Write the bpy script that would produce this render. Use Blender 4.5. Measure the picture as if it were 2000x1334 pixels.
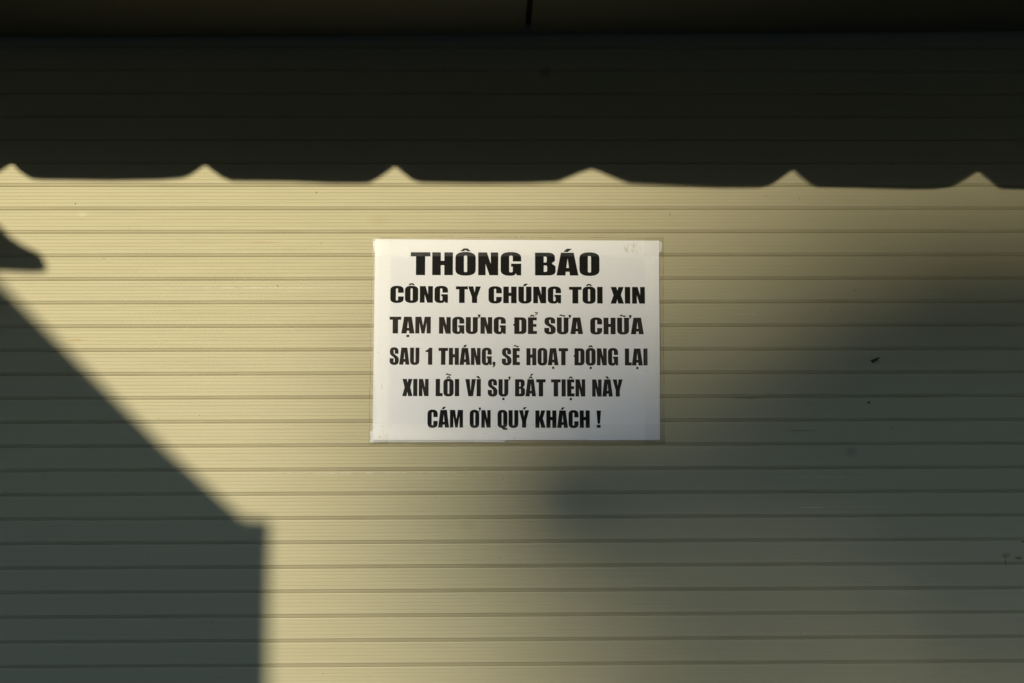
import bpy, bmesh, math, random
import numpy as np
from mathutils import Vector, Matrix
from mathutils.geometry import tessellate_polygon

for o in list(bpy.data.objects):
    bpy.data.objects.remove(o, do_unlink=True)
S = bpy.context.scene
COL = S.collection
rnd = random.Random(7)
PI = math.pi

# ------------------------------------------------------------------ camera
cam_data = bpy.data.cameras.new('camera')
cam_data.sensor_width = 36.0
cam_data.lens = 50.0
cam_data.clip_start = 0.02
cam_data.clip_end = 600.0
cam = bpy.data.objects.new('camera', cam_data)
COL.objects.link(cam)
R_ = Vector((0.99984249, -0.01734097, -0.00377968))
U_ = Vector((0.00210179, -0.09577543, 0.99540075))
F_ = Vector((0.01762322, 0.99525191, 0.0957239))
m = Matrix((R_, U_, -F_)).transposed().to_4x4()
m.translation = Vector((0, -2.0843, 1.60))
cam.matrix_world = m
S.camera = cam

# ------------------------------------------------------------------ sky, sun, exposure
AZ = math.radians(18.0)      # the sun stands behind the camera, to the left
EL = math.radians(14.0)
world = bpy.data.worlds.new("World")
S.world = world
world.use_nodes = True
wn = world.node_tree
sky = wn.nodes.new('ShaderNodeTexSky')
sky.sky_type = 'NISHITA'
sky.sun_disc = False
sky.sun_elevation = EL
sky.sun_rotation = PI + AZ
sky.air_density = 1.0
sky.dust_density = 0.2
sky.ozone_density = 2.3
wn.links.new(sky.outputs[0], wn.nodes['Background'].inputs[0])
wn.nodes['Background'].inputs[1].default_value = 0.14

SUN = Vector((-math.sin(AZ) * math.cos(EL), -math.cos(AZ) * math.cos(EL), math.sin(EL)))
sd = bpy.data.lights.new('sun', 'SUN')
sd.energy = 2.1
sd.angle = math.radians(0.53)
sd.color = (1.0, 0.93, 0.75)
so = bpy.data.objects.new('sun', sd)
so.rotation_euler = SUN.to_track_quat('Z', 'Y').to_euler()
so.location = SUN * 60
COL.objects.link(so)

S.view_settings.view_transform = 'Standard'
S.view_settings.look = 'None'
S.view_settings.exposure = 0.76
S.view_settings.gamma = 1.0
S.view_settings.use_curve_mapping = False

# ------------------------------------------------------------------ helpers
def link(o, parent=None):
    COL.objects.link(o)
    if parent: o.parent = parent
    return o

def tag(o, label=None, cat=None, group=None, kind=None):
    if label: o['label'] = label
    if cat: o['category'] = cat
    if group: o['group'] = group
    if kind: o['kind'] = kind
    return o

def thing(name, loc, label, cat, group=None):
    o = bpy.data.objects.new(name, None)
    o.empty_display_size = 0.1
    o.location = loc
    COL.objects.link(o)
    return tag(o, label, cat, group)

def mesh_obj(name, verts, faces, mat, parent=None, smooth=False):
    me = bpy.data.meshes.new(name)
    me.from_pydata([tuple(v) for v in verts], [], faces)
    me.validate()
    bm = bmesh.new(); bm.from_mesh(me)
    bmesh.ops.recalc_face_normals(bm, faces=bm.faces)
    bm.to_mesh(me); bm.free()
    if smooth:
        for p in me.polygons: p.use_smooth = True
    me.materials.append(mat)
    return link(bpy.data.objects.new(name, me), parent)

def bm_obj(name, bm, mat, parent=None, smooth=False):
    me = bpy.data.meshes.new(name)
    bmesh.ops.recalc_face_normals(bm, faces=bm.faces)
    bm.to_mesh(me); bm.free()
    if smooth:
        for p in me.polygons: p.use_smooth = True
    me.materials.append(mat)
    return link(bpy.data.objects.new(name, me), parent)

def add_box(bm, x0, x1, y0, y1, z0, z1, bevel=0.0):
    vs = [bm.verts.new((x, y, z)) for x in (x0, x1) for y in (y0, y1) for z in (z0, z1)]
    idx = [(0,1,3,2),(4,6,7,5),(0,4,5,1),(2,3,7,6),(0,2,6,4),(1,5,7,3)]
    fs = [bm.faces.new([vs[i] for i in f]) for f in idx]
    if bevel:
        es = list({e for f in fs for e in f.edges})
        bmesh.ops.bevel(bm, geom=es, offset=bevel, segments=1, affect='EDGES')

def box(name, x0, x1, y0, y1, z0, z1, mat, parent=None, bevel=0.0):
    bm = bmesh.new(); add_box(bm, x0, x1, y0, y1, z0, z1, bevel)
    return bm_obj(name, bm, mat, parent)

def tube(name, pts, radii, mat, parent=None, n=12, smooth=True):
    """tapered tube through points"""
    pts = [Vector(p) for p in pts]
    if not hasattr(radii, '__len__'): radii = [radii] * len(pts)
    verts, faces = [], []
    for i, p in enumerate(pts):
        d = (pts[min(i+1, len(pts)-1)] - pts[max(i-1, 0)]).normalized()
        a = d.orthogonal().normalized() if i == 0 else (a - d * a.dot(d)).normalized()
        b = d.cross(a)
        for k in range(n):
            t = 2*PI*k/n
            verts.append(p + (a*math.cos(t) + b*math.sin(t)) * radii[i])
    for i in range(len(pts)-1):
        for k in range(n):
            faces.append((i*n+k, i*n+(k+1) % n, (i+1)*n+(k+1) % n, (i+1)*n+k))
    faces.append(tuple(range(n))); faces.append(tuple((len(pts)-1)*n+k for k in range(n)))
    return mesh_obj(name, verts, faces, mat, parent, smooth)

def prism(name, poly, y0, y1, mat, parent=None, f=None):
    """polygon in x,z extruded along y; f maps (x,y,z) to a place"""
    f = f or (lambda x, y, z: (x, y, z))
    n = len(poly)
    verts = [f(x, y0, z) for x, z in poly] + [f(x, y1, z) for x, z in poly]
    tris = tessellate_polygon([[Vector((x, z, 0)) for x, z in poly]])
    faces = [tuple(t) for t in tris] + [tuple(i+n for i in t) for t in tris]
    faces += [(i, (i+1) % n, n+(i+1) % n, n+i) for i in range(n)]
    return mesh_obj(name, verts, faces, mat, parent)

# ------------------------------------------------------------------ materials
def new_mat(name):
    mt = bpy.data.materials.new(name); mt.use_nodes = True
    nt = mt.node_tree
    return mt, nt, nt.nodes['Principled BSDF']

def N(nt, t, **kw):
    n = nt.nodes.new(t)
    for k, v in kw.items():
        if k.startswith('i_'): n.inputs[int(k[2:])].default_value = v
        else: setattr(n, k, v)
    return n

def math_n(nt, op, a, b=None, c=None, clamp=False):
    n = nt.nodes.new('ShaderNodeMath'); n.operation = op; n.use_clamp = clamp
    for i, v in enumerate((a, b, c)):
        if v is None: continue
        if isinstance(v, (int, float)): n.inputs[i].default_value = v
        else: nt.links.new(v, n.inputs[i])
    return n.outputs[0]

def mix_col(nt, fac, a, b, mode='MIX'):
    n = nt.nodes.new('ShaderNodeMix'); n.data_type = 'RGBA'; n.blend_type = mode
    for sock, v in ((n.inputs[0], fac), (n.inputs[6], a), (n.inputs[7], b)):
        if isinstance(v, (int, float)): sock.default_value = v
        elif isinstance(v, tuple): sock.default_value = (*v, 1) if len(v) == 3 else v
        else: nt.links.new(v, sock)
    return n.outputs[2]

def ramp(nt, v, a, b, lo=0.0, hi=1.0):
    n = nt.nodes.new('ShaderNodeMapRange'); n.clamp = True
    n.inputs[1].default_value = a; n.inputs[2].default_value = b
    n.inputs[3].default_value = lo; n.inputs[4].default_value = hi
    nt.links.new(v, n.inputs[0]); return n.outputs[0]

def noise(nt, scale, vec=None, detail=4, rough=0.55, stretch=None):
    n = nt.nodes.new('ShaderNodeTexNoise')
    n.inputs['Scale'].default_value = scale
    n.inputs['Detail'].default_value = detail
    n.inputs['Roughness'].default_value = rough
    if stretch is not None:
        mp = nt.nodes.new('ShaderNodeVectorMath'); mp.operation = 'MULTIPLY'
        nt.links.new(vec, mp.inputs[0]); mp.inputs[1].default_value = stretch
        vec = mp.outputs[0]
    if vec is not None: nt.links.new(vec, n.inputs['Vector'])
    return n.outputs['Fac']

def geo_pos(nt):
    return nt.nodes.new('ShaderNodeNewGeometry').outputs['Position']

def spot(nt, pos, x, z, rx, rz, soft=0.6):
    """soft elliptical mask around a point of the shutter plane"""
    a = nt.nodes.new('ShaderNodeVectorMath'); a.operation = 'SUBTRACT'
    nt.links.new(pos, a.inputs[0]); a.inputs[1].default_value = (x, 0, z)
    b = nt.nodes.new('ShaderNodeVectorMath'); b.operation = 'MULTIPLY'
    nt.links.new(a.outputs[0], b.inputs[0]); b.inputs[1].default_value = (1/rx, 0, 1/rz)
    l = nt.nodes.new('ShaderNodeVectorMath'); l.operation = 'LENGTH'
    nt.links.new(b.outputs[0], l.inputs[0])
    return ramp(nt, l.outputs['Value'], 1.0, 1.0 - soft)

def simple(name, col, rough=0.6, metal=0.0, var=0.12, scale=8.0, bump=0.0, spec=0.5):
    mt, nt, p = new_mat(name)
    tc = nt.nodes.new('ShaderNodeTexCoord').outputs['Object']
    nz = noise(nt, scale, tc, 6, 0.6)
    k = ramp(nt, nz, 0.3, 0.7, 1-var, 1+var)
    c = nt.nodes.new('ShaderNodeVectorMath'); c.operation = 'SCALE'
    c.inputs[0].default_value = col; nt.links.new(k, c.inputs['Scale'])
    nt.links.new(c.outputs[0], p.inputs['Base Color'])
    p.inputs['Roughness'].default_value = rough
    p.inputs['Metallic'].default_value = metal
    p.inputs['Specular IOR Level'].default_value = spec
    if bump:
        b = nt.nodes.new('ShaderNodeBump'); b.inputs['Strength'].default_value = bump
        b.inputs['Distance'].default_value = 0.01
        nt.links.new(noise(nt, scale*6, tc, 6, 0.7), b.inputs['Height'])
        nt.links.new(b.outputs[0], p.inputs['Normal'])
    return mt

# cream powder-coated shutter slats, dirty in the joints
def shutter_material():
    mt, nt, p = new_mat('cream_slat_paint')
    pos = geo_pos(nt)
    base = (0.680, 0.620, 0.408)
    # horizontal wiping marks and cloudy discolouring
    st = noise(nt, 1.0, pos, 5, 0.65, stretch=(5, 1, 420))
    cl = noise(nt, 5.0, pos, 5, 0.6)
    c = mix_col(nt, ramp(nt, st, 0.35, 0.65), (0.672, 0.611, 0.400), base)
    c = mix_col(nt, ramp(nt, cl, 0.40, 0.70, 0, 0.45), c, (0.660, 0.602, 0.405))
    oi = nt.nodes.new('ShaderNodeObjectInfo').outputs['Random']
    c = mix_col(nt, ramp(nt, oi, 0, 1, 0.0, 0.5), c, (0.665, 0.600, 0.385))
    # grime in the joint: position inside the slat
    tc = nt.nodes.new('ShaderNodeTexCoord').outputs['Object']
    sx = nt.nodes.new('ShaderNodeSeparateXYZ'); nt.links.new(tc, sx.inputs[0])
    jz = ramp(nt, sx.outputs['Z'], 0.0046, 0.0030)
    jn = noise(nt, 1.0, pos, 4, 0.6, stretch=(9, 1, 60))
    jf = math_n(nt, 'MULTIPLY', jz, ramp(nt, jn, 0.3, 0.7, 0.05, 0.35))
    c = mix_col(nt, jf, c, (0.44, 0.375, 0.20))
    # thin darker drag lines, broken up along the slat
    dl = noise(nt, 1.0, pos, 3, 0.7, stretch=(11, 1, 330))
    dm = noise(nt, 3.2, pos, 3, 0.5)
    df = math_n(nt, 'MULTIPLY', ramp(nt, dl, 0.66, 0.74), ramp(nt, dm, 0.48, 0.62, 0, 0.6))
    c = mix_col(nt, df, c, (0.38, 0.31, 0.17))
    # pale dried-water streaks
    pl = noise(nt, 1.0, pos, 3, 0.7, stretch=(7, 1, 260))
    pm = noise(nt, 4.1, pos, 2, 0.5)
    pf = math_n(nt, 'MULTIPLY', ramp(nt, pl, 0.66, 0.76), ramp(nt, pm, 0.55, 0.66, 0, 0.35))
    c = mix_col(nt, pf, c, (0.80, 0.77, 0.60))
    # smudges, and one pale reflection painted in as colour, seen in the photograph
    g = noise(nt, 60, pos, 5, 0.7)
    for x, z, rx, rz, col, k in (
        (0.5345, 1.637, .012, .010, (0.36, 0.33, 0.22), .45),
        (-0.0274, 1.533, .013, .009, (0.50, 0.45, 0.28), .35),
        (-0.6006, 1.804, .020, .0022, (0.55, 0.33, 0.12), .75),
        (-0.1597, 1.9816, .022, .012, (0.56, 0.48, 0.27), .35),
        (-0.5978, 1.991, .011, .0065, (0.80, 0.76, 0.58), .4),  # pale reflection painted into the slat colour
        (0.7572, 1.485, .009, .005, (0.24, 0.19, 0.08), .75),
        (0.756, 1.476, .0016, .009, (0.26, 0.18, 0.07), .8),
        (0.7759, 1.4812, .008, .003, (0.12, 0.10, 0.06), .8),
        (0.784, 1.505, .006, .002, (0.14, 0.12, 0.07), .8),
        (-0.33, 1.948, .030, .002, (0.60, 0.40, 0.2), .5),
        (0.385, 1.716, .030, .0022, (0.25, 0.2, 0.1), .5),
        (0.46, 1.668, .030, .0018, (0.3, 0.24, 0.13), .45),
        (0.09, 2.205, .014, .012, (0.30, 0.27, 0.17), .5)):
        f = math_n(nt, 'MULTIPLY', spot(nt, pos, x, z, rx, rz, 0.9), ramp(nt, g, 0.35, 0.6, 0.25, k*1.1))
        c = mix_col(nt, f, c, col)
    # white scuff line across several slats' upper third
    for x, z, rx in ((-0.16, 1.6085, .30), (0.495, 1.600, .10), (0.50, 1.556, .09), (-0.35, 1.881, .18)):
        f = math_n(nt, 'MULTIPLY', spot(nt, pos, x, z, rx, .0013, 0.9),
                   ramp(nt, noise(nt, 1.0, pos, 4, 0.8, stretch=(90, 1, 30)), 0.42, 0.62, 0, 0.75))
        c = mix_col(nt, f, c, (0.90, 0.87, 0.74))
    # fine fly specks
    vo = nt.nodes.new('ShaderNodeTexVoronoi'); vo.inputs['Scale'].default_value = 55
    nt.links.new(pos, vo.inputs['Vector'])
    vs = nt.nodes.new('ShaderNodeSeparateColor'); nt.links.new(vo.outputs['Color'], vs.inputs[0])
    f = math_n(nt, 'MULTIPLY', ramp(nt, vo.outputs['Distance'], 0.055, 0.03), ramp(nt, vs.outputs[0], 0.93, 0.96, 0, 0.75))
    c = mix_col(nt, f, c, (0.20, 0.14, 0.06))
    sc = nt.nodes.new('ShaderNodeVectorMath'); sc.operation = 'SCALE'; sc.inputs['Scale'].default_value = 0.75
    nt.links.new(c, sc.inputs[0]); nt.links.new(sc.outputs[0], p.inputs['Base Color'])
    rr = noise(nt, 1.0, pos, 4, 0.6, stretch=(6, 1, 200))
    nt.links.new(ramp(nt, rr, 0.3, 0.7, 0.69, 0.72), p.inputs['Roughness'])
    p.inputs['Metallic'].default_value = 0.85      # pearly metallic paint
    p.inputs['Specular IOR Level'].default_value = 0.2
    b1 = nt.nodes.new('ShaderNodeBump'); b1.inputs['Strength'].default_value = 0.06
    b1.inputs['Distance'].default_value = 0.0002
    hh = math_n(nt, 'ADD', noise(nt, 1.0, pos, 4, 0.7, stretch=(3, 1, 900)), math_n(nt, 'MULTIPLY', noise(nt, 900, pos, 2, 0.6), 0.5))
    nt.links.new(hh, b1.inputs['Height'])
    b2 = nt.nodes.new('ShaderNodeBump'); b2.inputs['Strength'].default_value = 0.5
    b2.inputs['Distance'].default_value = 0.002
    nt.links.new(noise(nt, 4.0, pos, 2, 0.5, stretch=(1, 1, 2.5)), b2.inputs['Height'])
    nt.links.new(b1.outputs[0], b2.inputs['Normal'])
    nt.links.new(b2.outputs[0], p.inputs['Normal'])
    return mt

def paper_material():
    mt, nt, p = new_mat('white_paper')
    pos = geo_pos(nt)
    c = mix_col(nt, ramp(nt, noise(nt, 14, pos, 5, 0.6), 0.35, 0.7), (0.84, 0.825, 0.815), (0.815, 0.80, 0.79))
    # brown rubbed stain in the upper right corner
    n1 = noise(nt, 1.0, pos, 4, 0.7, stretch=(190, 1, 120))
    f = math_n(nt, 'MULTIPLY', spot(nt, pos, 0.2185, 1.9385, .012, .013, 0.8), ramp(nt, n1, 0.45, 0.66, 0.0, 0.65))
    c = mix_col(nt, f, c, (0.50, 0.40, 0.26))
    f = math_n(nt, 'MULTIPLY', spot(nt, pos, 0.207, 1.9385, .006, .008, 0.8), ramp(nt, n1, 0.46, 0.6, 0.0, 0.7))
    c = mix_col(nt, f, c, (0.52, 0.41, 0.26))
    nt.links.new(c, p.inputs['Base Color'])
    p.inputs['Roughness'].default_value = 0.55
    p.inputs['Specular IOR Level'].default_value = 0.15
    b = nt.nodes.new('ShaderNodeBump'); b.inputs['Strength'].default_value = 0.15
    b.inputs['Distance'].default_value = 0.001
    nt.links.new(noise(nt, 30, pos, 4, 0.6), b.inputs['Height'])
    nt.links.new(b.outputs[0], p.inputs['Normal'])
    return mt

def ink_material(name, dark, worn):
    mt, nt, p = new_mat(name)
    pos = geo_pos(nt)
    v = noise(nt, 1.0, pos, 3, 0.6, stretch=(95, 1, 22))
    h = noise(nt, 1.0, pos, 3, 0.7, stretch=(20, 1, 400))
    c = mix_col(nt, ramp(nt, v, 0.35, 0.68), dark, worn)
    c = mix_col(nt, ramp(nt, h, 0.66, 0.8, 0, 0.35), c, (0.12, 0.11, 0.1))
    nt.links.new(c, p.inputs['Base Color'])
    p.inputs['Roughness'].default_value = 0.45
    p.inputs['Specular IOR Level'].default_value = 0.03
    return mt

def tape_material():
    mt = bpy.data.materials.new('clear_tape'); mt.use_nodes = True
    nt = mt.node_tree
    for n in list(nt.nodes): nt.nodes.remove(n)
    out = nt.nodes.new('ShaderNodeOutputMaterial')
    pos = geo_pos(nt)
    tr = nt.nodes.new('ShaderNodeBsdfTransparent'); tr.inputs[0].default_value = (0.965, 0.965, 0.955, 1)
    gl = nt.nodes.new('ShaderNodeBsdfGlossy'); gl.inputs['Roughness'].default_value = 0.42
    fr = nt.nodes.new('ShaderNodeFresnel'); fr.inputs[0].default_value = 1.45
    bp = nt.nodes.new('ShaderNodeBump'); bp.inputs['Strength'].default_value = 0.4; bp.inputs['Distance'].default_value = 0.001
    nt.links.new(noise(nt, 45, pos, 4, 0.6), bp.inputs['Height'])
    nt.links.new(bp.outputs[0], gl.inputs['Normal'])
    m1 = nt.nodes.new('ShaderNodeMixShader')
    nt.links.new(math_n(nt, 'MULTIPLY', fr.outputs[0], 0.55), m1.inputs[0]); nt.links.new(tr.outputs[0], m1.inputs[1]); nt.links.new(gl.outputs[0], m1.inputs[2])
    df = nt.nodes.new('ShaderNodeBsdfDiffuse'); df.inputs[0].default_value = (0.85, 0.84, 0.78, 1)
    m2 = nt.nodes.new('ShaderNodeMixShader')
    # trapped air flecks
    a = noise(nt, 1.0, pos, 5, 0.75, stretch=(160, 1, 110))
    bmask = noise(nt, 16, pos, 2, 0.5)
    f = math_n(nt, 'MULTIPLY', ramp(nt, a, 0.60, 0.72), ramp(nt, bmask, 0.52, 0.64, 0, 0.6))
    nt.links.new(f, m2.inputs[0]); nt.links.new(m1.outputs[0], m2.inputs[1]); nt.links.new(df.outputs[0], m2.inputs[2])
    nt.links.new(m2.outputs[0], out.inputs[0])
    return mt

M_SLAT = shutter_material()
M_PAPER = paper_material()
M_SCRAP = simple('torn_paper', (0.72, 0.71, 0.67), 0.7, var=0.03)
M_TAPE = tape_material()
def tape_edge_material():
    mt = bpy.data.materials.new('tape_edge_grime'); mt.use_nodes = True
    nt = mt.node_tree
    p = nt.nodes['Principled BSDF']; out = nt.nodes['Material Output']
    pos = geo_pos(nt)
    n1 = noise(nt, 1.0, pos, 4, 0.7, stretch=(120, 1, 120))
    nt.links.new(mix_col(nt, ramp(nt, n1, 0.5, 0.66), (0.22, 0.18, 0.10), (0.8, 0.78, 0.7)), p.inputs['Base Color'])
    p.inputs['Roughness'].default_value = 0.7
    tr = nt.nodes.new('ShaderNodeBsdfTransparent'); mx = nt.nodes.new('ShaderNodeMixShader')
    nt.links.new(ramp(nt, noise(nt, 38, pos, 3, 0.6), 0.35, 0.65, 0.12, 0.6), mx.inputs[0])
    nt.links.new(tr.outputs[0], mx.inputs[1]); nt.links.new(p.outputs[0], mx.inputs[2])
    nt.links.new(mx.outputs[0], out.inputs[0])
    return mt
M_TAPE_EDGE = tape_edge_material()
M_INK = [ink_material('black_toner', (0.010, 0.009, 0.008), (0.013, 0.012, 0.010)),
         ink_material('dark_toner', (0.011, 0.010, 0.008), (0.016, 0.014, 0.012)),
         ink_material('worn_toner', (0.021, 0.018, 0.014), (0.045, 0.036, 0.030)),
         ink_material('brown_worn_toner', (0.022, 0.019, 0.016), (0.048, 0.038, 0.032)),
         ink_material('grey_worn_toner', (0.018, 0.017, 0.016), (0.035, 0.031, 0.028)),
         ink_material('deep_black_toner', (0.009, 0.009, 0.009), (0.012, 0.012, 0.012))]
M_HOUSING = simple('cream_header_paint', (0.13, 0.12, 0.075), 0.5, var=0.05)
M_GAP = simple('dark_gap', (0.05, 0.045, 0.04), 0.8)
M_RAIL = simple('cream_rail_paint', (0.55, 0.50, 0.32), 0.45, var=0.06)
M_WALL = simple('facade_plaster', (0.16, 0.155, 0.145), 0.9, bump=0.4)
M_GROUND = simple('concrete_paving', (0.045, 0.043, 0.04), 0.9, var=0.25, scale=2.0, bump=0.4)
M_ROAD = simple('asphalt', (0.05, 0.05, 0.05), 0.9, var=0.25, scale=3.0, bump=0.5)
M_CANVAS = simple('dark_canvas', (0.018, 0.02, 0.017), 0.9)
M_STEEL = simple('grey_steel', (0.25, 0.25, 0.26), 0.45, metal=0.8)
M_BARK = simple('bark', (0.09, 0.065, 0.045), 0.95, bump=0.6)
M_LEAF = simple('leaf', (0.05, 0.085, 0.03), 0.6, var=0.3, scale=3)
M_ADDED_KIOSK = simple('added_kiosk_board', (0.06, 0.065, 0.07), 0.8)
M_ROOF = simple('roof_sheet', (0.12, 0.06, 0.045), 0.7)
M_GLASS = simple('dark_glass', (0.03, 0.035, 0.04), 0.1)
M_DIRT = simple('dirt_speck', (0.05, 0.03, 0.015), 0.8)
M_INSECT = simple('insect_brown', (0.018, 0.008, 0.005), 0.45, scale=300)
M_WING = simple('insect_wing', (0.03, 0.018, 0.01), 0.4)
HOUSES = [simple('timber_ochre', (0.065, 0.05, 0.035), 0.9), simple('timber_grey', (0.05, 0.051, 0.052), 0.9),
          simple('timber_blue', (0.04, 0.048, 0.056), 0.9), simple('brick_brown', (0.075, 0.072, 0.068), 0.9)]

# ------------------------------------------------------------------ ground, street
g = box('ground', -120, 120, -160, 60, -0.3, -0.12, M_ROAD); tag(g, kind='structure')
g = box('pavement', -14, 14, -4.6, 0.3, -0.119, 0.0, M_GROUND); tag(g, kind='structure')
g = box('opposite_pavement', -26, 26, -30, -15.0, -0.119, 0.0, M_GROUND); tag(g, kind='structure')

# ------------------------------------------------------------------ facade around the shutter
XL, XR = -1.75, 1.85            # shutter opening
wall = thing('shop_wall', (0, 0.1, 0), 'grey plastered shop wall framing the cream roller shutter', 'wall')
box('wall_pier', -6.0, XL-0.03, -0.12, 0.05, 0, 3.6, M_WALL, wall, 0.004).location.y = 0
box('wall_pier', XR+0.03, 6.0, -0.12, 0.05, 0, 3.6, M_WALL, wall, 0.004)
box('lintel', XL-0.029, XR+0.029, -0.118, 0.05, 2.72, 3.6, M_WALL, wall)
box('backing', -6.0, 6.0, 0.06, 0.2, 0, 3.6, M_WALL, wall)

# ------------------------------------------------------------------ roller shutter
PITCH = 0.0350545
Z0 = 2.24331                     # height of the first joint under the header
shutter = thing('roller_shutter', (0, 0, 0),
                'closed cream roller shutter of horizontal ribbed slats behind the paper notice', 'roller shutter')

def slat_profile():
    """(y, z) from the bottom edge up; z = 0 at the joint line, outside is -y"""
    pr = [(0.0012, -0.0006), (0.0016, 0.0000), (0.0016, 0.0003)]
    pr += [(0.0007, 0.0006), (0.00036, 0.0034), (0.00010, 0.0041), (0.0, 0.0045)]
    z = 0.0062
    gd, gw = 0.00012, 0.00040
    zs = [0.0045 + 0.0051*k for k in range(1, 6)]
    for zc in zs:
        pr += [(0, zc-gw), (gd, zc-gw*0.25), (gd, zc+gw*0.25), (0, zc+gw)]
    top = PITCH - 0.0006
    pr += [(0.0, top-0.0022), (0.00022, top-0.0006), (0.0010, top)]
    return pr

def make_slat_mesh(x0, x1):
    pr = slat_profile(); n = len(pr)
    verts = [(x, y, z) for x in (x0, x1) for y, z in pr]
    faces = [(i, i+1, n+i+1, n+i) for i in range(n-1)]
    # back face and hollow ends
    b = len(verts)
    verts += [(x0, 0.010, pr[0][1]), (x0, 0.010, pr[-1][1]), (x1, 0.010, pr[0][1]), (x1, 0.010, pr[-1][1])]
    faces += [(b, b+2, b+3, b+1), (n-1, b+1, b+3, 2*n-1), (0, n, b+2, b)]
    me = bpy.data.meshes.new('slat'); me.from_pydata(verts, [], faces)
    bm = bmesh.new(); bm.from_mesh(me); bmesh.ops.recalc_face_normals(bm, faces=bm.faces)
    bm.to_mesh(me); bm.free()
    me.materials.append(M_SLAT)
    return me

slat_me = make_slat_mesh(XL-0.02, XR+0.02)
nslat = int((Z0 - 0.07) / PITCH)
for i in range(-3, nslat + 1):
    zj = Z0 - i * PITCH
    o = bpy.data.objects.new('slat', slat_me)
    o.location = (0, rnd.uniform(-0.00015, 0.00015), zj)
    o.rotation_euler = (rnd.uniform(-0.0035, 0.0035), rnd.uniform(-0.0001, 0.0001), 0)
    link(o, shutter)
zb = Z0 - nslat * PITCH
box('bottom_bar', XL-0.02, XR+0.02, -0.006, 0.018, 0.004, zb-0.002, M_RAIL, shutter, 0.003)
for x0, x1 in ((XL-0.029, XL+0.05), (XR-0.05, XR+0.029)):
    bm = bmesh.new()
    add_box(bm, x0, x1, -0.035, -0.008, 0, 2.28, 0.002)
    bm_obj('guide_rail', bm, M_RAIL, shutter)

# stuck-on specks of dirt
bm = bmesh.new()
specks = [(-252.5,2023.2),(-563.9,1924.5),(-308.4,1883.8),(-610.0,1763.5),(272.3,1989.8),
 (596.0,1671.4),(562.2,1709.2),(-421.2,1537.6),(-397.4,1394.8),(-608.0,2006.4),(-245.7,1947.1),(402.3,1843.1),(510.4,1845.9),
 (546.3,1875.7),(645.1,1884.8),(23.4,1599.4),(-153.5,1484.2),(-628.0,1710.4),(-598.7,1670.8),
 (-419.4,1693.3),(-479.6,1689.0),(-643.5,1602.7),(416.6,2017.6),(467.1,2013.7),(-469.9,1803.0)]
for i, (x, z) in enumerate(specks):
    r = rnd.uniform(0.00035, 0.0008) if x != 562.2 else 0.0016
    mt4 = Matrix.Translation((x/1000, -0.0003, z/1000)) @ Matrix.Rotation(rnd.uniform(0, 3), 4, 'Y') @ Matrix.Diagonal((r*rnd.uniform(1, 1.8), r*0.5, r, 1))
    bmesh.ops.create_icosphere(bm, subdivisions=1, radius=1, matrix=mt4)
o = bm_obj('dirt_specks', bm, M_DIRT, shutter); o['kind'] = 'stuff'

# ------------------------------------------------------------------ header box (its underside closes the picture at the top)
hd = thing('shutter_header', (0, -0.15, 2.265), 'cream metal header box whose underside runs above the shutter, split by one dark seam', 'header box')
def soff_z(x): return 2.2605 + 0.0070 * x + (0.0022*x*x)
SEAM = 0.0570
def soffit(xa, xb):
    v, f = [], []
    k = 14
    for i in range(k+1):
        x = xa + (xb-xa)*i/k
        for y, dz in ((-0.012, 0.0), (-0.013, -0.0006), (-0.40, 0.002), (-0.403, 0.004)):
            v.append((x, y + 0.15, soff_z(x)+dz - 2.265)); 
        for y, dz in ((-0.403, 0.006), (-0.012, 0.006)):
            v.append((x, y + 0.15, soff_z(x)+dz - 2.265))
    for i in range(k):
        for j in range(6):
            f.append((i*6+j, i*6+(j+1) % 6, (i+1)*6+(j+1) % 6, (i+1)*6+j))
    f.append(tuple(range(6))); f.append(tuple(k*6+j for j in range(6)))
    return mesh_obj('soffit_panel', v, f, M_HOUSING, hd)
soffit(XL-0.029, SEAM)
soffit(SEAM+0.0085, XR+0.029)
box('joint_strip', SEAM-0.02, SEAM+0.028, -0.25, 0.136, 0.012, 0.016, M_GAP, hd)
for x0, x1 in ((XL-0.029, SEAM), (SEAM+0.0085, XR+0.029)):
    box('front_panel', x0, x1, -0.262, -0.2545, 0.012, 0.44, M_HOUSING, hd, 0.002)
box('top_panel', XL-0.029, XR+0.029, -0.2535, 0.03, 0.441, 0.45, M_HOUSING, hd)

# ------------------------------------------------------------------ the notice
PX, PZ = (-0.1661, 0.2543), (1.6551, 1.9515)
TL, TR, BR, BL = Vector((-.1651, 1.9528)), Vector((.2557, 1.9501)), Vector((.2530, 1.6546)), Vector((-.1670, 1.6556))
def paper_y(x, z):
    u = (x+0.1661)/0.42; v = (z-1.6551)/0.297
    w = 0.00055*math.sin(5.1*u+1.7*v+0.6) + 0.0004*math.sin(8.3*u-4.1*v+2.0) + 0.00035*math.sin(3.0*u+9.0*v)
    lift = 0.0022*max(0, u-0.9)*10*(0.25+0.75*(1-abs(2*v-0.9))) * 0.5
    lift += 0.0010*max(0, 0.06-v)/0.06*0.5
    return -0.0024 - w - max(0, lift)
notice = thing('notice', (0.044, -0.002, 1.655), 'white landscape paper notice in bold black Vietnamese capitals taped to the cream shutter', 'paper notice')
def place(o):            # keep world coordinates while parenting to the notice
    o.parent = notice
    o.matrix_parent_inverse = Matrix.Translation(-Vector(notice.location))
    return o
nu, nv = 84, 60
v, f = [], []
for j in range(nv+1):
    for i in range(nu+1):
        a, b = i/nu, j/nv
        p = (BL*(1-a)+BR*a)*(1-b) + (TL*(1-a)+TR*a)*b
        v.append((p.x, paper_y(p.x, p.y), p.y))
n0 = len(v)
v += [(x, y+0.00022, z) for x, y, z in v]
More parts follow.
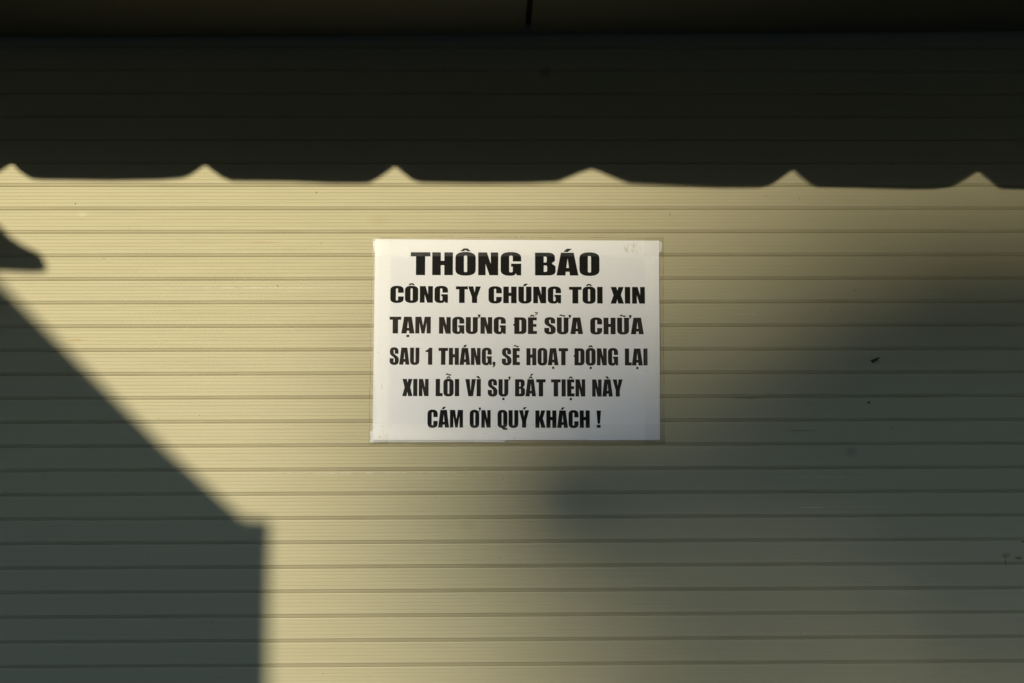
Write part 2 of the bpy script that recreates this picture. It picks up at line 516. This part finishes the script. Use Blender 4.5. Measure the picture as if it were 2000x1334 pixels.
for j in range(nv):
    for i in range(nu):
        q = j*(nu+1)+i
        f.append((q, q+1, q+nu+2, q+nu+1)); f.append((n0+q, n0+q+nu+1, n0+q+nu+2, n0+q+1))
rim = [i for i in range(nu)] + [j*(nu+1)+nu for j in range(nv)] + [nv*(nu+1)+i for i in range(nu, 0, -1)] + [j*(nu+1) for j in range(nv, 0, -1)]
r0 = len(v)                        # the cut edge has vertices of its own, so that it stays crisp
v += [v[q] for q in rim] + [v[n0+q] for q in rim]
nr_ = len(rim)
for i in range(nr_):
    f.append((r0+i, r0+(i+1) % nr_, r0+nr_+(i+1) % nr_, r0+nr_+i))
place(mesh_obj('paper', v, f, M_PAPER, None, smooth=False))
for p in bpy.data.objects['paper'].data.polygons[:]: p.use_smooth = abs(p.normal.y) > 0.5

# torn bits of a sheet beneath, showing at the edges
def scrap(poly, y):
    place(prism('paper_scrap', poly, y, y+0.0003, M_SCRAP))
scrap([(-.1676,1.9500),(-.1668,1.9489),(-.1640,1.9492),(-.150,1.949),(-.150,1.9328),(-.1655,1.9318),(-.1665,1.9345),(-.1682,1.9425)][0:1] + [(-.1640,1.9496),(-.150,1.949),(-.150,1.9328),(-.1650,1.9318),(-.1662,1.9340),(-.1680,1.9440)], -0.0016)
scrap([(.245,1.9486),(.2592,1.9486),(.2602,1.945),(.2598,1.938),(.2590,1.9330),(.2570,1.9322),(.245,1.9330)], -0.0016)
scrap([(-.1712,1.6692),(-.160,1.6690),(-.150,1.660),(-.150,1.6532),(-.1696,1.6527),(-.1712,1.6538),(-.1700,1.6600)], -0.0016)
scrap([(-.1500,1.6532),(-.1130,1.6533),(-.1115,1.6527),(-.060,1.6529),(-.020,1.6531),(-.0186,1.6525),(.018,1.6524),(.0245,1.6520),(.0262,1.6532),(.030,1.6600),(-.1500,1.6600)], -0.00165)

# clear tape along the four edges; the first two corners given are the outer edge
def tape(a, b, c, d, y, wob=0.0003):
    v, f = [], []
    k = 40
    wid = (Vector(a)-Vector(d)).length
    rows = [0, 0.0006/wid, 0.2, 0.4, 0.6, 0.8, 1.0-0.0004/wid, 1.0]
    nr = len(rows)
    for i in range(k+1):
        t = i/k
        for w in rows:
            A = Vector(a)*(1-w)+Vector(d)*w; B = Vector(b)*(1-w)+Vector(c)*w
            p = A*(1-t)+B*t
            p += (Vector(d)-Vector(a)).normalized() * wob * math.sin(t*23+a[0]*40) * (1-w)
            inside = (PX[0] < p.x < PX[1]) and (PZ[0] < p.y < PZ[1])
            yy = (paper_y(p.x, p.y) - 0.0009) if inside else -0.0017
            v.append((p.x, min(yy, -0.0017)-y, p.y))
    for i in range(k):
        for s in range(nr-1):
            q = i*nr+s; f.append((q, q+1, q+nr+1, q+nr))
    o = mesh_obj('tape_strip', v, f, M_TAPE, None, smooth=True)
    o.data.materials.append(M_TAPE_EDGE)
    for n_, p in enumerate(o.data.polygons):
        if n_ % (nr-1) == 0: p.material_index = 1
    place(o)
tape((-.1694,1.9566),(.2627,1.9551),(.2627,1.9265),(-.1694,1.9270), 0.0)
tape((-.1730,1.6500),(.2599,1.6493),(.2599,1.6780),(-.1730,1.6785), 0.0)
tape((-.1729,1.6506),(-.1692,1.9560),(-.1405,1.9560),(-.1440,1.6506), 0.0002)
tape((.2595,1.6500),(.2620,1.9545),(.2335,1.9545),(.2310,1.6500), 0.0002)

# ---- lettering: heavy condensed capitals drawn as outlines (cap height 1)
def arc(cx, cy, rx, ry, a0, a1, n=9, e=2.35):
    out = []
    for i in range(n+1):
        t = math.radians(a0 + (a1-a0)*i/n)
        c, s = math.cos(t), math.sin(t)
        out.append((cx + rx*math.copysign(abs(c)**(2/e), c), cy + ry*math.copysign(abs(s)**(2/e), s)))
    return out
def slot(x0, x1, y0, y1, ry=0.045):
    cx, rx = (x0+x1)/2, (x1-x0)/2
    return arc(cx, y1-ry, rx, ry, 0, 180, 8, 2) + arc(cx, y0+ry, rx, ry, 180, 360, 8, 2)
SL = (0.2375, 0.3275)
def rect(x0, y0, x1, y1): return [(x0,y0),(x1,y0),(x1,y1),(x0,y1)]
G = {}
G['T'] = (.545, .012, .012, [[[(0,1),(0,.82),(.145,.82),(.145,0),(.40,0),(.40,.82),(.545,.82),(.545,1)]]])
G['H'] = (.575, .04, .04, [[[(0,0),(0,1),(.238,1),(.238,.63),(.337,.63),(.337,1),(.575,1),(.575,0),(.337,0),(.337,.435),(.238,.435),(.238,0)]]])
G['O'] = (.565, .03, .03, [[arc(.2825,.77,.2825,.25,0,180)+arc(.2825,.23,.2825,.25,180,360), slot(*SL,.13,.865)]])
G['C'] = (.570, .03, .025, [[[(.57,.595)]+arc(.285,.77,.285,.25,0,180)+arc(.285,.23,.285,.25,180,360)+[(.57,.375),(.33,.375)]+
          arc(.284,.175,.046,.045,0,-180,8,2)+arc(.284,.82,.046,.045,180,0,8,2)+[(.33,.595)]]])
G['G'] = (.572, .03, .035, [[[(.572,.61)]+arc(.286,.77,.286,.25,0,180)+arc(.26,.23,.26,.25,180,285)+[(.385,.015),(.425,.085),(.455,0),(.572,0),(.572,.51),
          (.29,.51),(.29,.385),(.337,.385)]+arc(.287,.175,.05,.045,0,-180,8,2)+arc(.287,.82,.05,.045,180,0,8,2)+[(.337,.61)]]])
G['N'] = (.556, .04, .04, [[[(0,0),(0,1),(.242,1),(.35,.50),(.35,1),(.556,1),(.556,0),(.314,0),(.205,.50),(.205,0)]]])
G['B'] = (.580, .04, .025, [[[(0,0),(0,1)]+arc(.36,.80,.20,.20,90,0,7)+arc(.36,.68,.20,.15,0,-55,5,2)+arc(.38,.36,.20,.155,55,0,5,2)+arc(.38,.20,.20,.20,0,-90,7),
          [(.245,.565),(.245,.83)]+arc(.285,.775,.045,.055,90,0,5)+arc(.285,.62,.045,.055,0,-90,5),
          [(.245,.155),(.245,.44)]+arc(.29,.385,.05,.055,90,0,5)+arc(.29,.21,.05,.055,0,-90,5)]])
G['D'] = (.568, .04, .03, [[[(0,0),(0,1)]+arc(.34,.76,.228,.24,90,0)+arc(.34,.24,.228,.24,0,-90),
          [(.24,.16),(.24,.84)]+arc(.285,.785,.047,.055,90,0,5)+arc(.285,.215,.047,.055,0,-90,5)]])
G['A'] = (.617, .0, .0, [[[(0,0),(.125,1),(.487,1),(.617,0),(.377,0),(.366,.165),(.262,.165),(.250,0)], [(.275,.33),(.352,.33),(.314,.76)]]])
G['E'] = (.42, .04, .015, [[[(0,0),(0,1),(.41,1),(.41,.82),(.245,.82),(.245,.60),(.395,.60),(.395,.43),(.245,.43),(.245,.18),(.42,.18),(.42,0)]]])
G['I'] = (.235, .04, .04, [[rect(0,0,.235,1)]])
G['K'] = (.585, .04, .0, [[[(0,0),(0,1),(.238,1),(.238,.64),(.335,1),(.57,1),(.425,.54),(.585,0),(.34,0),(.238,.42),(.238,0)]]])
G['L'] = (.385, .04, .01, [[[(0,0),(0,1),(.24,1),(.24,.18),(.385,.18),(.385,0)]]])
G['M'] = (.73, .04, .04, [[[(0,0),(0,1),(.285,1),(.365,.46),(.445,1),(.73,1),(.73,0),(.535,0),(.535,.66),(.435,0),(.295,0),(.195,.66),(.195,0)]]])
G['Q'] = (.565, .03, .03, [[arc(.2825,.77,.2825,.25,0,180)+arc(.2825,.23,.2825,.25,180,262)+[(.262,-.045),(.31,-.105),(.40,-.12),(.565,-.12),(.565,-.02),(.43,-.012)]+arc(.2825,.23,.2825,.25,310,360,5), slot(*SL,.13,.865)]])
G['S'] = (.56, .022, .022, [[[(.535,.64)]+arc(.275,.79,.26,.23,0,180)+[(.015,.70)]+[(.04,.61),(.11,.53),(.22,.455),(.29,.39),(.315,.33),(.318,.22)]+arc(.281,.18,.037,.05,0,-180,6,2)+
          [(.244,.375),(.005,.375),(.005,.25)]+arc(.28,.23,.28,.25,180,360)+[(.56,.31),(.535,.41),(.46,.50),(.35,.575),(.27,.64),(.245,.70),(.245,.80)]+arc(.28,.82,.036,.05,180,0,6,2)+[(.316,.64)]]])
G['U'] = (.565, .035, .035, [[[(0,1)]+arc(.2825,.23,.2825,.25,180,360)+[(.565,1),(.33,1)]+arc(.284,.175,.046,.045,0,-180,8,2)+[(.238,1)]]])
G['V'] = (.585, .0, .0, [[[(0,1),(.245,1),(.295,.30),(.345,1),(.585,1),(.425,0),(.165,0)]]])
G['X'] = (.58, .0, .0, [[[(0,0),(.13,.50),(.012,1),(.255,1),(.30,.78),(.345,1),(.57,1),(.45,.52),(.58,0),(.335,0),(.29,.26),(.245,0)]]])
G['Y'] = (.585, .0, .0, [[[(0,1),(.24,1),(.295,.62),(.345,1),(.585,1),(.412,.36),(.412,0),(.172,0),(.172,.36)]]])
G['1'] = (.385, .04, .04, [[[(.14,0),(.14,.75),(0,.75),(0,.845),(.10,.87),(.165,.93),(.195,1),(.385,1),(.385,0)]]])
G[','] = (.17, .04, .04, [[[(0,.19),(.17,.19),(.17,.06),(.15,-.04),(.10,-.10),(0,-.14),(0,-.08),(.05,-.05),(.07,0),(0,0)]]])
G['!'] = (.26, .04, .04, [[[(0,1),(.26,1),(.20,.235),(.06,.235)]], [rect(.015,0,.235,.18)]])
def circ(cx, b=1.05, h=.125, w=.285):
    return [(cx-w/2,b),(cx-w*.19,b+h),(cx+w*.19,b+h),(cx+w/2,b),(cx+w*.2,b),(cx,b+h*.40),(cx-w*.2,b)]
def acute(cx, b=1.035, h=.14, w=.24): return [(cx-w/2,b),(cx-w*.12,b+h),(cx+w/2,b+h),(cx,b)]
def grave(cx, b=1.035, h=.14, w=.24): return [(2*cx-x, y) for x, y in acute(cx, b, h, w)]
def tilde(cx, b=1.055, h=.115, w=.275):
    top, bot = [], []
    for i in range(13):
        t = i/12; s = math.sin(t*2*PI)
        y = b + h*0.5 + h*0.26*s*1.0
        th = h*0.36*(0.75+0.25*abs(s))
        top.append((cx-w/2+w*t, y+th)); bot.append((cx-w/2+w*t, y-th))
    return top + bot[::-1]
def hook(x, b, s=1.0):
    return [(x,b+.155*s),(x+.03*s,b+.20*s),(x+.09*s,b+.225*s),(x+.15*s,b+.20*s),(x+.18*s,b+.155*s),(x+.165*s,b+.105*s),(x+.115*s,b+.07*s),(x+.10*s,b+.03*s),(x+.10*s,b),
            (x+.045*s,b),(x+.045*s,b+.05*s),(x+.07*s,b+.09*s),(x+.11*s,b+.125*s),(x+.12*s,b+.155*s),(x+.09*s,b+.175*s),(x+.06*s,b+.165*s),(x+.055*s,b+.14*s)]
def dot(cx): return rect(cx-.065,-.215,cx+.065,-.085)
def horn(w): return [(w+.005,1.155),(w+.125,1.155),(w+.125,1.06),(w+.10,1.0),(w+.06,.945),(w-.01,.90),(w-.012,.945),(w+.035,.985),(w+.055,1.035),(w+.005,1.035)]
comp = {'Ô':('O',lambda w:[circ(w/2)]), 'Á':('A',lambda w:[acute(w/2+.01)]), 'Ú':('U',lambda w:[acute(w/2+.02)]),
 'Ạ':('A',lambda w:[dot(w/2)]), 'Ư':('U',lambda w:[horn(w)]), 'Ể':('E',lambda w:[circ(w/2-.01,1.04,.115,.25), hook(w/2+.09,1.12,.95)]),
 'Ữ':('U',lambda w:[horn(w), tilde(w/2-.01)]), 'Ẽ':('E',lambda w:[tilde(w/2)]), 'Ộ':('O',lambda w:[circ(w/2), dot(w/2)]),
 'Ỗ':('O',lambda w:[circ(w/2,1.04,.115,.27), tilde(w/2,1.20,.115,.28)]), 'Ì':('I',lambda w:[grave(w/2-.03)]), 'Ự':('U',lambda w:[horn(w), dot(w/2)]),
 'Ấ':('A',lambda w:[circ(w/2,1.04,.125,.27), acute(w/2+.06,1.20,.12,.20)]), 'Ệ':('E',lambda w:[circ(w/2,1.045,.12,.27), dot(w/2)]),
 'À':('A',lambda w:[grave(w/2-.02)]), 'Ơ':('O',lambda w:[[(x-.03,y-.01) for x,y in horn(w)]]), 'Ý':('Y',lambda w:[acute(w/2+.03)]),
 'Đ':('D',lambda w:[rect(-.045,.485,.155,.60)])}
def glyph(ch):
    if ch in comp:
        b, fn = comp[ch]; w, l, r, sh = G[b]
        sh = sh + [[p] for p in fn(w)]
        if ch in 'ƯỮỰƠ': r = r + .055
        return w, l, r, sh, ch
    w, l, r, sh = G[ch]
    return w, l, r, sh, ch

TEXT = [[('THÔNG',-112.3,50.8,1898.7,34.1),('BÁO',71.3,166.7,1898.2,34.0)],
[('CÔNG',-142.2,-57.4,1857.9,24.6),('TY',-45.6,-8.8,1857.4,24.6),('CHÚNG',2.4,109.5,1856.9,24.7),('TÔI',121.3,170.9,1856.4,24.8),('XIN',182.6,233.4,1856.0,24.8)],
[('TẠM',-143.1,-82.6,1812.4,24.7),('NGƯNG',-70.5,27.7,1811.8,24.6),('ĐỂ',38.8,73.7,1811.4,24.6),('SỮA',84.3,141.6,1811.1,24.6),('CHỮA',152.2,231.1,1810.6,24.5)],
[('SAU',-142.9,-99.2,1766.4,25.1),('1',-90.2,-80.3,1766.2,25.0),('THÁNG',-71.2,6.9,1765.9,25.0),(',',8.2,12.3,1765.6,25.1),('SẼ',21.6,48.4,1765.5,25.1),('HOẠT',57.9,119.2,1765.2,25.1),('ĐỘNG',127.5,192.8,1764.8,25.1),('LẠI',202.8,236.1,1764.4,25.0)],
[('XIN',-124.1,-85.6,1720.2,25.2),('LỖI',-75.3,-40.9,1720.0,25.2),('VÌ',-31.9,-9.1,1719.8,25.2),('SỰ',0.9,31.2,1719.6,25.1),('BẤT',41.0,85.9,1719.4,25.2),('TIỆN',93.9,144.1,1719.1,25.2),('NÀY',154.2,199.1,1718.8,25.2)],
[('CÁM',-87.2,-35.3,1674.1,25.8),('ƠN',-25.5,5.2,1673.8,25.7),('QUÝ',15.2,61.5,1673.6,25.6),('KHÁCH',70.5,150.3,1673.2,25.5),('!',160.2,166.8,1673.0,25.4)]]
for li, line in enumerate(TEXT):
    for word, x0, x1, zb_, cap in line:
        V, F = [], []
        gl = [glyph(c) for c in word]
        pos, x = [], 0.0
        for i, (w, l, r, sh, ch) in enumerate(gl):
            if i: x += l
            pos.append(x); x += w + r
        left = -0.045 if word[0] == 'Đ' else 0.0
        right = pos[-1] + gl[-1][0]
        k = (x1-x0)/(right-left)
        for px, (w, l, r, sh, ch) in zip(pos, gl):
            for si, loops in enumerate(sh):
                lv = [[Vector((a, b, 0)) for a, b in lp] for lp in loops]
                tris = tessellate_polygon(lv)
                base = len(V)
                for lp in loops:
                    for a, b in lp:
                        X = x0 + (px + a - left)*k; Z = zb_ + b*cap - 0.0033*(X-(x0+x1)/2)
                        X += 0.004*(Z-zb_)
                        X /= 1000; Z /= 1000
                        V.append((X, paper_y(X, Z) - 0.00030 - 0.00002*min(si, 3), Z))
                for t in tris:
                    a, b, c = [Vector(V[base+i]) for i in t]
                    nrm = (b-a).cross(c-a)
                    t = tuple(base+i for i in t)
                    F.append(t if nrm.y < 0 else t[::-1])
        me = bpy.data.meshes.new('printed_word'); me.from_pydata(V, [], F); me.materials.append(M_INK[li])
        place(link(bpy.data.objects.new('printed_word', me)))

# ------------------------------------------------------------------ dead insect on the shutter
ins = thing('insect', (0.5731, -0.001, 1.7720), 'small dark brown dead insect stuck on the shutter, right of the notice', 'insect')
def blob(name, cx, cz, rx, rz, ry, ang, mat):
    bm = bmesh.new()
    mt4 = Matrix.Translation((cx, -ry*0.6, cz)) @ Matrix.Rotation(ang, 4, 'Y') @ Matrix.Diagonal((rx, ry, rz, 1))
    bmesh.ops.create_uvsphere(bm, u_segments=14, v_segments=8, radius=1, matrix=mt4)
    for v_ in bm.verts:                       # taper to one end
        t = (v_.co.x-cx)/rx
        v_.co.z = cz + (v_.co.z-cz)*(1-0.15*t)
    return bm_obj(name, bm, mat, ins, True)
blob('abdomen', 0.0006, 0.0002, 0.0043, 0.0017, 0.0015, math.radians(-32), M_INSECT)
blob('head', 0.0046, 0.0026, 0.0015, 0.0013, 0.0012, 0, M_INSECT)
for a, b in (((-0.001,-0.0003),(-0.0068,-0.0012)), ((-0.0022,-0.0012),(-0.0050,-0.0046))):
    d = Vector((b[0]-a[0], b[1]-a[1])); n_ = Vector((-d.y, d.x)).normalized()
    prism('wing', [(a[0]-n_.x*.0004, a[1]-n_.y*.0004), (a[0]+n_.x*.0009, a[1]+n_.y*.0009), (b[0]+n_.x*.0008, b[1]+n_.y*.0008), (b[0]-n_.x*.0006, b[1]-n_.y*.0006)], -0.0009, -0.0006, M_WING, ins)
for a, b in (((0.000,-0.001),(0.0012,-0.0050)), ((0.002,0.000),(0.0048,-0.0060)), ((-0.002,0.001),(-0.0050,0.0022))):
    tube('leg', [(a[0],-0.0012,a[1]), ((a[0]+b[0])/2+0.0006,-0.0024,(a[1]+b[1])/2), (b[0],-0.0002,b[1])], [0.00022,0.00018,0.0001], M_INSECT, ins, 6)

# ------------------------------------------------------------------ things whose shadows fall on the shutter
def from_shadow(u, v, D):
    """a point D metres in front of the shutter whose sun shadow falls at (u, v)"""
    return (u - D*math.tan(AZ), -D, v + D/math.cos(AZ)*math.tan(EL))

# --- awning with a scalloped valance
AD = 1.03
VAL = [(-749.8,2041.7),(-731.0,2044.0),(-720.1,2054.3),(-709.3,2062.1),(-702.5,2062.9),(-692.2,2055.1),(-681.8,2048.2),(-672.3,2043.0),(-660.4,2041.7),(-601.4,2041.0),(-561.4,2040.3),(-482.1,2041.7),(-453.0,2043.9),(-439.9,2048.4),(-424.2,2058.7),(-417.6,2060.6),(-410.9,2057.9),(-394.8,2047.1),(-378.8,2039.8),(-291.3,2039.0),(-230.2,2036.3),(-190.4,2036.3),(-174.5,2036.8),(-158.6,2045.7),(-142.6,2056.5),(-136.0,2058.7),(-128.2,2055.2),(-110.6,2041.7),(-97.3,2037.6),(-4.1,2036.2),(62.6,2036.8),(105.3,2038.9),(124.1,2046.5),(140.2,2053.3),(156.2,2055.8),(169.6,2053.8),(188.2,2045.7),(212.2,2036.2),(263.0,2034.0),(347.1,2030.8),(406.2,2031.5),(425.0,2036.2),(438.7,2045.7),(452.3,2053.8),(457.2,2055.2),(465.6,2049.8),(484.1,2035.6),(494.8,2032.6),(542.8,2031.9),(629.2,2029.9),(669.7,2030.4),(694.0,2033.4),(710.5,2041.6),(729.7,2051.9),(736.6,2053.8),(744.5,2049.8),(761.6,2036.1),(769.5,2030.7),(835.4,2029.1)]
aw = thing('awning', from_shadow(0, 2.04, AD), 'dark awning whose scalloped edge throws the wavy shadow along the top of the shutter', 'awning')
AO = Vector(aw.location)
APEX = (-702.5, -417.6, -136.0, 457.2, 736.6)
pts = [(u/1000, (v_ + (3.5 if u in APEX else 2.5 if u == 156.2 else 0.0))/1000) for u, v_ in VAL if u not in (-709.3, -424.2, -410.9, -142.6, -128.2, 452.3, 729.7)]
unit = [(u, w - 2.040) for u, w in pts if -0.75 <= u <= -0.379]     # one scallop to repeat out of view
left, right = [], []
for k in range(1, 15):
    left = [(u - 0.283*k - 0.0, 2.043 + 0.002*k + (w)) for u, w in [(-.7498,.0),(-.731,.003),(-.7025,.021),(-.672,.003),(-.600,0),(-.490,0)]] + left
left = [p for p in left if p[0] < -0.765]
for k in range(1, 15):
    right += [(u + 0.283*k + 1.165 - 0.0, 2.029 - 0.002*k + w) for u, w in [(-.600,0),(-.49,0),(-.453,.003),(-.4176,.021),(-.379,.003)]]
right = [p for p in right if p[0] > 0.85]
edge = sorted(left + pts + right)
tops = [from_shadow(u, 0, AD) for u, _ in edge]
low = [from_shadow(u, w, AD) for u, w in edge]
V, F = [], []
n = len(edge)
zt = AO.z + 0.16
for y in (0.0, 0.0012):
    for p in low: V.append((p[0]-AO.x, p[1]-AO.y+y, p[2]-AO.z))
    for p in low: V.append((p[0]-AO.x, p[1]-AO.y+y, 0.16))
for i in range(n-1):
    F += [(i, i+1, n+i+1, n+i), (2*n+i, 3*n+i, 3*n+i+1, 2*n+i+1), (i, 2*n+i, 2*n+i+1, i+1), (n+i, n+i+1, 3*n+i+1, 3*n+i)]
mesh_obj('valance', V, F, M_CANVAS, aw)
x0, x1 = low[0][0]-AO.x, low[-1][0]-AO.x
bm = bmesh.new()
cv = [bm.verts.new(c) for c in ((x0,0,0.163),(x1,0,0.163),(x1,AD-0.13,0.62),(x0,AD-0.13,0.62))]
f1 = bm.faces.new(cv)
bmesh.ops.solidify(bm, geom=[f1], thickness=0.002)
bm_obj('canopy', bm, M_CANVAS, aw)
tube('front_bar', [(x0, 0.015, 0.150), (x1, 0.015, 0.150)], 0.013, M_STEEL, aw)
for x in (x0+0.1, x1-0.1):
    tube('arm', [(x, 0.015, 0.150), (x, AD-0.15, 0.30)], 0.012, M_STEEL, aw)

# --- frame aligned with the sun's bearing: s across, t towards the sun
ax_t = Vector((-math.sin(AZ), -math.cos(AZ), 0)); ax_s = Vector((math.cos(AZ), -math.sin(AZ), 0))
def place_st(s, t, z): 
    p = ax_s*s + ax_t*t
    return Vector((p.x, p.y, z))
def st_height(s, t, v): return v + (s*math.tan(AZ) + t)*math.tan(EL)     # height that shades v
CA = math.cos(AZ)

# --- kiosk with a gabled top, invented for its shadow: stands left behind the camera
T0, T1 = 3.45, 4.6
def kz(u, v): u += 0.0055; return (u*CA, st_height(u*CA, T0, v))
face = [kz(-.3220, -0.35), kz(-.3215, 1.309), kz(-.3213, 1.479), kz(-.3205, 1.5330), kz(-.3235, 1.5420), kz(-.3502, 1.5430), kz(-.3584, 1.5435), kz(-.4773, 1.6495), kz(-.7149, 1.8836)]
face[0] = (face[0][0], 0.0)
ridge = (face[-1][0]-0.40, face[-1][1]+0.40)
cx = ridge[0]
poly = face + [ridge] + [(2*cx-a, b) for a, b in face[::-1]]
ki = thing('added_kiosk', place_st(cx, (T0+T1)/2, 0), 'unseen made-up gabled kiosk casting the sloping shadow at the lower left of the shutter', 'added_kiosk')
KO = Vector(ki.location)
def kmap(x, y, z): return place_st(x, y, z) - KO
prism('body', poly, T0, T1, M_ADDED_KIOSK, ki, kmap)
rs = [(face[-1][0]+0.33, 0), (0, 0)]
for sg in (1, -1):
    a = (face[6][0]-0.03, face[6][1]-0.012+0.0); b = (ridge[0], ridge[1]-0.03)
    pl = [a, (b[0]+0.001, b[1]), (b[0]+0.001, b[1]+0.018), (a[0], a[1]+0.018)]
    if sg < 0: pl = [(2*cx-x, z) for x, z in pl]
    prism('roof', pl, T0+0.02, T1+0.06, M_ROOF, ki, kmap)
pl = [(cx-0.5, 1.0), (cx+0.5, 1.0), (cx+0.5, 1.9), (cx-0.5, 1.9)]
prism('hatch', pl, T0-0.015, T0-0.003, M_GLASS, ki, kmap)
pl = [(cx-0.6, 0.93), (cx+0.6, 0.93), (cx+0.6, 0.97), (cx-0.6, 0.97)]
prism('counter', pl, T0-0.12, T0-0.003, M_ROOF, ki, kmap)

# --- low street lamp invented for its shadow; its head shades the left edge
TLn = 1.95
def lz(u, v): return (u*CA, st_height(u*CA, TLn, v))
prof = [(-.6482,1.9115),(-.6531,1.9203),(-.6601,1.9289),(-.6829,1.9396),(-.7020,1.9518),(-.7175,1.9687),(-.74,1.990),(-.80,2.020),(-.90,2.032),(-1.02,2.020),(-1.10,1.985),(-1.12,1.945),(-1.12,1.915),(-.7156,1.9130),(-.6706,1.9105)]
lprof = [lz(*p) for p in prof]
lam = thing('added_lamp', place_st(-1.75, TLn, 0), 'unseen made-up low street lamp whose curved head throws the small hooked shadow at the left edge', 'street lamp')
LO = Vector(lam.location)
def lmap(x, y, z): return place_st(x, y, z) - LO
prism('lamp_head', lprof, TLn-0.02, TLn+0.03, M_STEEL, lam, lmap)
zz = lprof[11][1] + 0.02
tube('arm', [lmap(lprof[11][0]-0.0, TLn, zz), lmap(lprof[11][0]-0.35, TLn, zz+0.03), lmap(-1.72, TLn, zz-0.05), lmap(-1.75, TLn, zz-0.2)], 0.028, M_STEEL, lam)
tube('pole', [lmap(-1.75, TLn, 0), lmap(-1.75, TLn, 1.0), lmap(-1.75, TLn, zz-0.2)], [0.055, 0.045, 0.035], M_STEEL, lam)
prism('lens', [lz(-1.05, 1.908), lz(-.75, 1.9045), lz(-.76, 1.901), lz(-1.04, 1.903)], TLn-0.07, TLn+0.07, M_GLASS, lam, lmap)

# --- tree far behind: its crown blurs the sunlight on the right half
TD = 48.0
tree_o = Vector(from_shadow(2.2, 0, TD)); tree_o.z = 0
tree = thing('tree', tree_o, 'broad leafy tree casting the soft shade over the lower right of the shutter', 'tree')
nrng = np.random.default_rng(11)
#        u (m)  v (m)  radius  leaf area per area seen along the sun
LOBES = [(0.116, 1.575, 0.236, 4.5), (0.519, 1.667, 0.307, 4.1), (0.764, 1.715, 0.37, 4.5), (1.278, 1.883, 0.32, 4.1),
         (0.361, 1.425, 0.298, 0.75), (0.32, 1.025, 0.223, 3.6), (1.001, 1.21, 0.457, 1.24), (0.519, 0.516, 0.345, 1.37),
         (0.869, 0.656, 0.321, 2.19), (1.28, 0.737, 0.403, 0.53), (-0.073, 0.396, 0.191, 0.23), (0.401, 0.878, 0.247, 1.85), (1.837, 1.82, 0.491, 2.4),
         (2.3, 1.3, 0.9, 2.5), (2.8, 2.3, 1.2, 2.5), (2.2, 0.2, 0.9, 2.0), (3.6, 1.4, 1.3, 2.5), (3.3, 0.2, 1.0, 2.0), (2.7, 3.5, 0.9, 2.2), (3.6, 3.3, 1.0, 2.2)]
leaf_a = 2*0.055*0.0275
Vs = []
for (u, v_, r, tau) in LOBES:
    c = Vector(from_shadow(u, v_, TD + nrng.uniform(-0.8, 0.8)))
    nl = int(tau * PI*r*r / (leaf_a*0.5))
    d = nrng.normal(size=(nl, 3)); d /= np.linalg.norm(d, axis=1)[:, None]
    rad = nrng.uniform(0, 1, nl)**0.3333 * r
    cen = d*rad[:, None] + np.array(c)
    a = nrng.normal(size=(nl, 3)); a /= np.linalg.norm(a, axis=1)[:, None]
    b = np.cross(a, nrng.normal(size=(nl, 3))); b /= np.linalg.norm(b, axis=1)[:, None]
    L, Wd = 0.055*nrng.uniform(.7, 1.3, nl)[:, None], 0.0275*nrng.uniform(.7, 1.3, nl)[:, None]
    Vs.append(np.stack([cen-a*L, cen-a*L*0.1+b*Wd, cen+a*L, cen-a*L*0.1-b*Wd], axis=1).reshape(-1, 3))
A = np.concatenate(Vs) - np.array(tree_o)
nq = len(A)//4
me = bpy.data.meshes.new('crown')
me.vertices.add(len(A)); me.vertices.foreach_set('co', A.ravel())
me.loops.add(nq*4); me.loops.foreach_set('vertex_index', np.arange(nq*4))
me.polygons.add(nq); me.polygons.foreach_set('loop_start', np.arange(nq)*4); me.polygons.foreach_set('loop_total', np.full(nq, 4))
me.update(); me.validate(); me.materials.append(M_LEAF)
link(bpy.data.objects.new('crown', me), tree)
tube('trunk', [(0,0,0),(0.1,0,3.5),(-0.1,0.1,7.5),(0.2,0,12)], [0.38,0.28,0.22,0.14], M_BARK, tree, 14)
for (u, v_, r, tau) in LOBES[12:]:
    c = Vector(from_shadow(u, v_, TD)) - tree_o
    s0 = Vector((0.05, 0.05, 8.5 + 0.5*v_))
    tube('branch', [s0, s0.lerp(c, 0.5)+Vector((0,0,0.25)), c], [0.10, 0.06, 0.03], M_BARK, tree, 8)

# --- low shophouses added across the street, behind the camera, to block low sky
for i in range(6):
    x0 = -26 + i*8.6; x1 = x0+8.57; h = (5.45 if i == 2 else 8.4) - 0.05*math.sin(i*2.1)
    b = thing('added_shophouse', ((x0+x1)/2, -18, 0), ['brown', 'dark grey', 'dark blue', 'dull brown', 'brown', 'dark grey'][i] +
              ' low shophouse put unseen across the street to screen the sky, ' + ['leftmost of the row', 'second from the left', 'third from the left', 'third from the right', 'second from the right', 'rightmost of the row'][i],
              'added_shophouse', 'unseen added shophouses across the street')
    w = x1-x0
    box('wall', -w/2, w/2, -6, 0, 0, h, HOUSES[i % 4], b, 0.01)
    box('parapet', -w/2-0.05, w/2+0.05, -6.05, 0.12, h+0.003, h+0.25, M_WALL, b, 0.01)
    box('door', -w/2+0.5, -w/2+1.5, 0.003, 0.06, 0.02, 2.2, M_GLASS, b)
    for xx in (-0.6, 1.2):
        fr = box('window', xx, xx+1.3, 0.003, 0.07, 0.95, 2.25, M_RAIL, b)
        box('pane', xx+0.08, xx+1.22, 0.072, 0.08, 1.03, 2.17, M_GLASS, fr)
